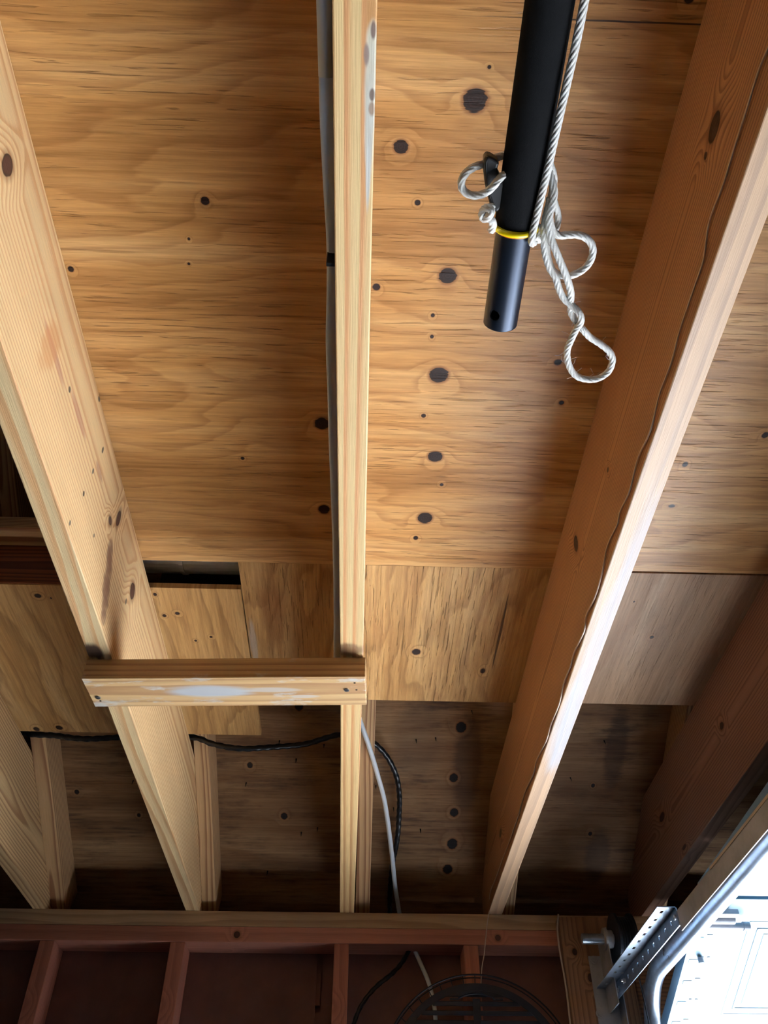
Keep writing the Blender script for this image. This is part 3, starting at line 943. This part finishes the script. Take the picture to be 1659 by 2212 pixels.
MB().rope(smoothpath([Vector((rp0.x - 0.01, -0.8, 0.786)), Vector((rp0.x - 0.003, -0.3, 0.785))], 0.004) + ppath([(1285, -120, 0.785), (1262, 5, 0.783), (1243, 100, 0.782), (1222, 192, 0.781), (1200, 290, 0.781), (1181, 375, 0.781), (1162, 455, 0.780), (1149, 512, 0.779), (1151, 526, 0.782), (1158, 512, 0.790), (1166, 485, 0.797)]), RR, 0.0074).build('taut_line', rope_m, rp, smooth=True)
# long doubled loop that dangles and ends in the eye
A = [(850, 250, .80), (885, 330, .80), (900, 420, .80), (885, 540, .80), (850, 660, .797), (826, 780, .792), (822, 900, .79), (832, 1020, .79), (868, 1140, .79), (915, 1215, .789), (940, 1300, .789), (985, 1390, .789), (1050, 1450, .787),
     (1110, 1510, .783), (1125, 1580, .783), (1090, 1640, .786), (1050, 1720, .787), (1012, 1820, .788), (1022, 1930, .788), (1075, 2020, .788), (1160, 2056, .788), (1260, 2052, .788), (1350, 1995, .788), (1385, 1900, .788), (1360, 1830, .788),
     (1290, 1770, .788), (1200, 1710, .788), (1135, 1640, .786), (1085, 1580, .79), (1045, 1510, .791), (1040, 1420, .789), (1040, 1330, .786), (1005, 1210, .783), (960, 1100, .782), (915, 990, .782), (880, 900, .783), (862, 800, .784), (868, 690, .786), (895, 590, .789), (903, 500, .792), (880, 400, .796), (850, 300, .800)]
MB().rope(zpath(A), RR, 0.0074).build('dangling_loop', rope_m, rp, smooth=True)
B = [(868, 560, .796), (862, 660, .793), (870, 760, .79), (895, 835, .79), (945, 872, .79), (1020, 868, .79), (1100, 868, .79), (1170, 895, .79), (1215, 950, .79), (1222, 1020, .79), (1195, 1095, .79), (1140, 1155, .79), (1070, 1193, .79), (990, 1206, .793), (900, 1170, .796), (858, 1080, .797), (842, 980, .797), (850, 880, .798)]
MB().rope(zpath(B), RR, 0.0074).build('side_loop', rope_m, rp, smooth=True)
Cc = [(880, 520, .80), (910, 610, .80), (935, 700, .80), (932, 780, .80), (905, 830, .80), (870, 800, .802), (840, 700, .803)]
MB().rope(zpath(Cc), RR * 0.9, 0.0075).build('tucked_strand', rope_m, rp, smooth=True)
D_ = [(500, 210, .816), (420, 235, .812), (330, 282, .806), (255, 305, .80), (190, 345, .796), (145, 410, .793), (143, 475, .792), (185, 525, .79), (255, 543, .787), (330, 525, .785), (395, 475, .784), (440, 420, .786), (475, 385, .79), (520, 360, .80)]
MB().rope(zpath(D_), RR, 0.0074).build('cleat_loop', rope_m, rp, smooth=True)
E_ = [(395, 640, .79), (345, 650, .784), (312, 690, .784), (325, 735, .787), (365, 715, .779), (385, 670, .777), (345, 645, .781), (318, 680, .789), (350, 725, .786), (385, 740, .782), (400, 780, .785), (388, 832, .789)]
MB().rope(zpath(E_), RR * 1.05, 0.0075).build('stopper_knot', rope_m, rp, smooth=True)
F_ = [(740, 880, .783), (775, 910, .79), (800, 912, .80)]
MB().rope(zpath(F_), RR * 0.9, 0.0075).build('loose_end', rope_m, rp, smooth=True)
fz = MB()
for k in range(46):
    X, Y, z = A[random.randint(12, 30)]
    p = at(*zx(X + random.uniform(-30, 30), Y + random.uniform(-30, 30)), Z=z)
    d1 = Vector((random.uniform(-1, 1), random.uniform(-1, 1), random.uniform(-.5, .5))) * 0.006
    d2 = Vector((random.uniform(-1, 1), random.uniform(-1, 1), 0)) * 0.004
    fz.tube(smoothpath([p, p + d1, p + d1 * 1.6 + d2], 0.002), 0.00012, 4)
fo = fz.build('frayed_fibres', rope_m, rp)
fo['kind'] = 'stuff'

# ================================================================== round grate on the wall
iron = plain('black_iron', rgb(30, 38, 52), 0.35, 0.2, 0.2, 40)
gy, gc, gR = 2.300, Vector((0.306, 2.300, 0.394)), 0.241
gr = empty('round_grate', (gc.x, gy, gc.z - gR + EYE), 'round black metal grate with rows of slots hanging on the red wall', 'grate')
def circ(R, y, n=96):
    return [Vector((gc.x + R * math.cos(2 * math.pi * k / n), y, gc.z + R * math.sin(2 * math.pi * k / n))) for k in range(n)]
MB().tube(circ(gR, gy), 0.0022, 8, True).build('outer_ring', iron, gr, smooth=True)
MB().tube(circ(gR - 0.004, gy + 0.012), 0.0016, 8, True).build('outer_ring', iron, gr, smooth=True)
Ri = 0.222
rim = MB()
n = 96
for (Ra, Rb, y0_, y1_) in ((Ri - 0.016, Ri, gy + 0.002, gy + 0.008),):
    vs = []
    for k in range(n):
        c, s_ = math.cos(2 * math.pi * k / n), math.sin(2 * math.pi * k / n)
        vs += [(gc.x + Ra * c, y0_, gc.z + Ra * s_), (gc.x + Rb * c, y0_, gc.z + Rb * s_), (gc.x + Rb * c, y1_, gc.z + Rb * s_), (gc.x + Ra * c, y1_, gc.z + Ra * s_)]
    fs = [(4 * k + j, 4 * k + (j + 1) % 4, 4 * ((k + 1) % n) + (j + 1) % 4, 4 * ((k + 1) % n) + j) for k in range(n) for j in range(4)]
    rim.add(vs, fs)
rim.build('rim', iron, gr)
MB().box((gc.x - 0.009, gy + 0.001, gc.z - Ri + 0.01), (gc.x + 0.009, gy + 0.008, gc.z + Ri - 0.035)).build('centre_bar', iron, gr, bevel=0.001)
zt = gc.z + Ri
for k in range(20):
    za = zt - 0.040 - 0.0205 * k
    zb = za - 0.0105
    if zb < gc.z - Ri + 0.012:
        break
    zm = max(abs(za - gc.z), abs(zb - gc.z))
    hw = math.sqrt(max((Ri - 0.010) ** 2 - zm ** 2, 0))
    MB().box((gc.x - hw, gy + 0.003, zb), (gc.x + hw, gy + 0.007, za)).build('slat', iron, gr, bevel=0.0015)
# top plate with the raised handle
vs = []
hw0 = math.sqrt(Ri ** 2 - (Ri - 0.016) ** 2)
MB().box((gc.x - 0.075, gy + 0.003, zt - 0.030), (gc.x + 0.075, gy + 0.007, zt - 0.0145)).build('slat', iron, gr)
arc = [Vector((gc.x + 0.045 * t, gy - 0.004, zt - 0.036 + 0.011 * (1 - t * t))) for t in [k / 10 - 1 for k in range(21)]]
MB().tube(arc, 0.0022, 8).build('handle', iron, gr, smooth=True)
for sx in (-0.066, 0.042):
    MB().box((gc.x + sx, gy - 0.002, zt - 0.038), (gc.x + sx + 0.024, gy + 0.003, zt - 0.035)).build('handle_lug', iron, gr)
for k in range(48):
    t = 2 * math.pi * k / 48
    if 0.2 * math.pi < t < 0.48 * math.pi:
        continue
    c, s_ = math.cos(t), math.sin(t)
    MB().cyl((gc.x + (Ri - 0.002) * c, gy + 0.004, gc.z + (Ri - 0.002) * s_), (gc.x + gR * c, gy, gc.z + gR * s_), 0.0012, 6).build('spoke', iron, gr)

# ================================================================== garage door hardware
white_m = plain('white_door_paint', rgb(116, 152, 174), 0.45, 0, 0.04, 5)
alum = metal('zinc', (0.55, 0.66, 0.80), 0.3, 0.9)
# perforated angle from the wall, underside flange + side flange
ang = empty('perforated_angle', (0.63, 2.0, 0.57 + EYE), 'galvanized perforated angle iron running from the upright board to the door track', 'bracket')
def perforated(mb, o0, du, dv, dn, Lu, Lv, holes, th=0.002):
    """flat strip with slots: o0 corner, du/dv unit vectors, holes list of (u0,u1,v0,v1)"""
    us = sorted({0.0, Lu, *[h[0] for h in holes], *[h[1] for h in holes]})
    vs_ = sorted({0.0, Lv, *[h[2] for h in holes], *[h[3] for h in holes]})
    idx = {}
    V, F = [], []
    def vid(i, j, k):
        if (i, j, k) not in idx:
            idx[(i, j, k)] = len(V)
            V.append(Vector(o0) + Vector(du) * us[i] + Vector(dv) * vs_[j] + Vector(dn) * (th * k))
        return idx[(i, j, k)]
    solid = {}
    for i in range(len(us) - 1):
        for j in range(len(vs_) - 1):
            um, vm_ = (us[i] + us[i + 1]) / 2, (vs_[j] + vs_[j + 1]) / 2
            solid[(i, j)] = not any(h[0] < um < h[1] and h[2] < vm_ < h[3] for h in holes)
    for (i, j), sld in solid.items():
        if not sld:
            continue
        for k in (0, 1):
            F.append((vid(i, j, k), vid(i + 1, j, k), vid(i + 1, j + 1, k), vid(i, j + 1, k)))
        for (di, dj, a, b) in ((-1, 0, (i, j), (i, j + 1)), (1, 0, (i + 1, j), (i + 1, j + 1)), (0, -1, (i, j), (i + 1, j)), (0, 1, (i, j + 1), (i + 1, j + 1))):
            if not solid.get((i + di, j + dj), False):
                F.append((vid(*a, 0), vid(*b, 0), vid(*b, 1), vid(*a, 1)))
    mb.add(V, F)
    return mb
ya, yb = 1.732, 2.297
hl = [(0.02 + 0.045 * k, 0.034 + 0.045 * k, 0.013, 0.019) for k in range(12)]
perforated(MB(), (0.610, ya, 0.605), (0, 1, 0), (1, 0, 0), (0, 0, 1), yb - ya, 0.037, hl).build('bottom_flange', galv, ang)
hl2 = [(0.04 + 0.045 * k, 0.048 + 0.045 * k, 0.012, 0.020) for k in range(11)]
perforated(MB(), (0.647, ya, 0.605), (0, 1, 0), (0, 0, -1), (1, 0, 0), yb - ya, 0.034, hl2).build('side_flange', galv, ang)
boltm = metal('bolt_metal', (0.85, 0.88, 0.9), 0.25, 0.9, 0.0)
for (px, py) in ((1320, 2157), (1328, 2149), (1336, 2139), (1351, 2118), (1346, 2098)):
    P = at(px, py, X=0.645)
    MB().cyl(P, P - Vector((0.006, 0, 0)), 0.0052, 6).cyl(P, P - Vector((0.010, 0, 0)), 0.0028, 12).build('bolt', boltm, ang)
P = at(1459, 1982, X=0.645)
MB().cyl(P, P - Vector((0.003, 0, 0)), 0.0055, 16).build('bolt', boltm, ang)
# second wide angle that carries the horizontal track towards the camera
t2 = empty('track_hanger_angle', (0.652, 0.6, 0.55 + EYE), 'wide dull grey angle bar fixed along the horizontal door track', 'bracket')
MB().box((0.6495, -0.6, 0.5615), (0.6515, 1.735, 0.6)).build('side_flange', galv_d, t2)
MB().box((0.6515, -0.6, 0.598), (0.69, 1.735, 0.6)).build('top_flange', galv_d, t2)
MB().box((0.6485, -0.6, 0.5975), (0.6515, 1.52, 0.6025)).build('lip', plain('edge_pale', rgb(190, 176, 150), 0.5), t2)
# track: C section swept along the bend
RT_ = 0.16
yv, zh, xt = 2.262, 0.603, 0.717
path = [Vector((xt, -0.6, zh)), Vector((xt, 0.4, zh)), Vector((xt, 1.4, zh)), Vector((xt, yv - RT_ - 0.05, zh))]
for k in range(0, 19):
    a = math.pi / 2 * k / 18
    path.append(Vector((xt, yv - RT_ + RT_ * math.sin(a), zh - RT_ + RT_ * math.cos(a))))
path += [Vector((xt, yv, zh - RT_ - 0.1)), Vector((xt, yv, -EYE + 0.02))]
tr = empty('door_track', (xt, yv, 0.0), 'galvanized garage door track bending from vertical to horizontal at the lower right', 'track')
def cprof(L):
    # hook-shaped channel; a = +x (towards the door), b = inner side of the bend
    R_, th = 0.022, 0.002
    o1, i1 = [], []
    for k in range(17):
        t = math.radians(20 + 320 * k / 16)
        o1.append((R_ * math.cos(t) * 0.85, R_ * math.sin(t)))
        i1.append(((R_ - th) * math.cos(t) * 0.85, (R_ - th) * math.sin(t)))
    return o1 + i1[::-1]
MB().sweep(path, cprof, up=(1, 0, 0)).build('track_channel', alum, tr, smooth=True).data

# flag bracket plate behind the bend and the upright angle on the board
fb = empty('flag_bracket', (0.63, 2.29, 0.3 + EYE), 'flat grey metal plate bolted to the upright board below the angle iron', 'bracket')
MB().box((0.601, DW - S - 0.0035, -EYE + 0.3), (0.660, DW - S - 0.001, 0.680)).build('wall_flange', galv_d, fb, bevel=0.001)
MB().box((0.658, DW - S - 0.055, -EYE + 0.3), (0.6605, DW - S - 0.001, 0.60)).build('side_flange', galv_d, fb)
for (px, py) in ((1283, 2074), (1296, 2190)):
    P = at(px, py, Y=DW - S - 0.004)
    MB().cyl(P, P - Vector((0, 0.004, 0)), 0.0065, 6).cyl(P + Vector((0, 0.001, 0)), P - Vector((0, 0.0012, 0)), 0.010, 20).build('bolt', galv_d, fb)
# second plate right of the bend, seen between track and door
MB().box((0.735, 2.285, 0.2), (0.738, 2.335, 0.62)).build('jamb_plate', galv_d, fb)

# torsion shaft, bearing and drum
shaft_y = DW - S - 0.075
ts = empty('torsion_shaft', (0.62, shaft_y, 0.69 + EYE), 'round steel shaft end with dark cable drum above the brackets', 'shaft')
MB().cyl((0.575, shaft_y, 0.698), (1.4, shaft_y, 0.698), 0.0125, 32).cyl((0.5735, shaft_y, 0.698), (0.5755, shaft_y, 0.698), 0.0118, 32).build('shaft', alum, ts, smooth=False)
dk = plain('dark_cast_metal', rgb(52, 60, 72), 0.45, 0.5, 0.2, 30)
MB().cyl((0.628, shaft_y, 0.698), (0.636, shaft_y, 0.698), 0.026, 32).cyl((0.636, shaft_y, 0.698), (0.650, shaft_y, 0.698), 0.021, 32).build('bearing', galv_d, ts, bevel=0.001)
dr = MB()
dr.cyl((0.654, shaft_y, 0.698), (0.660, shaft_y, 0.698), 0.060, 48)
for k in range(6):
    dr.cyl((0.660 + 0.006 * k, shaft_y, 0.698), (0.663 + 0.006 * k, shaft_y, 0.698), 0.052, 40).cyl((0.663 + 0.006 * k, shaft_y, 0.698), (0.666 + 0.006 * k, shaft_y, 0.698), 0.049, 40)
dr.cyl((0.696, shaft_y, 0.698), (0.701, shaft_y, 0.698), 0.060, 48)
dr.build('cable_drum', dk, ts)
MB().box((0.632, shaft_y - 0.02, 0.55), (0.6345, DW - S - 0.001, 0.72)).build('bearing_plate', galv_d, ts)
MB().tube(smoothpath([(0.68, shaft_y - 0.052, 0.698), (0.69, shaft_y - 0.04, 0.5), (0.715, shaft_y + 0.01, 0.0), (0.73, shaft_y + 0.03, -0.8)], 0.02), 0.0016, 6).build('lift_cable', dk, ts, smooth=True)

# garage door, raised: one leaning section, flat sections overhead
gd = struct(empty('door_1', (1.9, 2.0, 0.6 + EYE), 'white sectional garage door raised overhead, glaring with daylight at the lower right', 'garage door'))
yA, zA = 2.291, 0.4998          # lower, far edge of the leaning section
yB, zB = 1.852, 0.664          # upper, near edge
XL, XR = 0.752, 3.35
clip_m = plain('clip_blue_grey', rgb(96, 136, 156), 0.5)
def section(p, q, name='door_section'):
    """p = (y,z) far edge, q = near edge; builds panel, stiles and pressed panels on the inside face"""
    P, Q = Vector((0, p[0], p[1])), Vector((0, q[0], q[1]))
    d = (Q - P)
    L = d.length
    d.normalize()
    nrm = Vector((0, d.z, -d.y))           # away from the room
    if nrm.z < 0:
        nrm = -nrm
    nin = -nrm
    def slab(u0, u1, x0, x1, t0, t1):
        c = []
        for t in (t0, t1):
            for (u, x) in ((u0, x0), (u0, x1), (u1, x1), (u1, x0)):
                c.append(P + d * u + nrm * t + Vector((x, 0, 0)))
        return c, [(0, 1, 2, 3), (7, 6, 5, 4), (0, 4, 5, 1), (1, 5, 6, 2), (2, 6, 7, 3), (3, 7, 4, 0)]
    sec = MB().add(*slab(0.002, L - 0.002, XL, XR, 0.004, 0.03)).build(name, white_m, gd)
    st_ = MB().add(*slab(0.0, L, XL, XL + 0.066, -0.001, 0.004)).add(*slab(0.0, L, XR - 0.066, XR, -0.001, 0.004))
    st_.build('end_stile', white_m, sec)
    for k in range(4):
        x0 = XL + 0.125 + k * 0.62
        mbp = MB()
        for (ins, t) in ((0.0, 0.0032), (0.022, 0.0028)):
            a0, a1, b0, b1 = 0.079 + ins, L - 0.07 - ins, x0 + ins, x0 + 0.54 - ins
            w_ = 0.005
            for s4 in ((a0, a0 + w_, b0, b1), (a1 - w_, a1, b0, b1), (a0, a1, b0, b0 + w_), (a0, a1, b1 - w_, b1)):
                mbp.add(*slab(s4[0], s4[1], s4[2], s4[3], t, 0.0042))
        mbp.add(*slab(0.079 + 0.04, L - 0.11, x0 + 0.04, x0 + 0.50, 0.003, 0.0042))
        mbp.build('pressed_panel', white_m, sec, bevel=0.001)
    for k in range(6):
        if L * (0.08 + 0.16 * k) > L - 0.02:
            break
        u = L * (0.10 + 0.155 * k)
        MB().add(*slab(u, u + 0.014, XL + 0.010, XL + 0.030, -0.0018, -0.001)).build('stile_clip', clip_m, sec)
        for jx in (0.036, 0.042 + 0.008 * (k % 2)):
            MB().add(*slab(u + 0.02, u + 0.023, XL + jx, XL + jx + 0.006, -0.0022, -0.001)).build('rivet', galv_d, sec)
    return sec
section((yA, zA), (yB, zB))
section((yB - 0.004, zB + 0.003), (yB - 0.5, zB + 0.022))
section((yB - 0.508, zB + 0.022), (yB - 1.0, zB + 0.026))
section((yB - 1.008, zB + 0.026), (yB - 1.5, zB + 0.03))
# roller with its stem and hinge at the joint of the two sections
MB().cyl((0.715, 1.905, 0.628), (0.855, 1.905, 0.628), 0.007, 20).cyl((0.852, 1.905, 0.628), (0.866, 1.905, 0.628), 0.009, 16).build('roller_stem', galv_d, gd)
MB().cyl((0.70, 1.905, 0.628), (0.712, 1.905, 0.628), 0.02, 28).build('roller', dk, gd)
MB().box((0.765, 1.85, 0.634), (0.828, 1.90, 0.645)).cyl((0.765, 1.885, 0.636), (0.828, 1.885, 0.636), 0.011, 20).build('hinge', galv_d, gd, bevel=0.0015)
for (x, y, z) in ((0.79, 1.80, 0.664), (0.80, 1.76, 0.665), (0.785, 2.02, 0.598)):
    MB().cyl((x, y, z), (x, y, z - 0.012), 0.0065, 6).build('bolt', galv_d, gd)
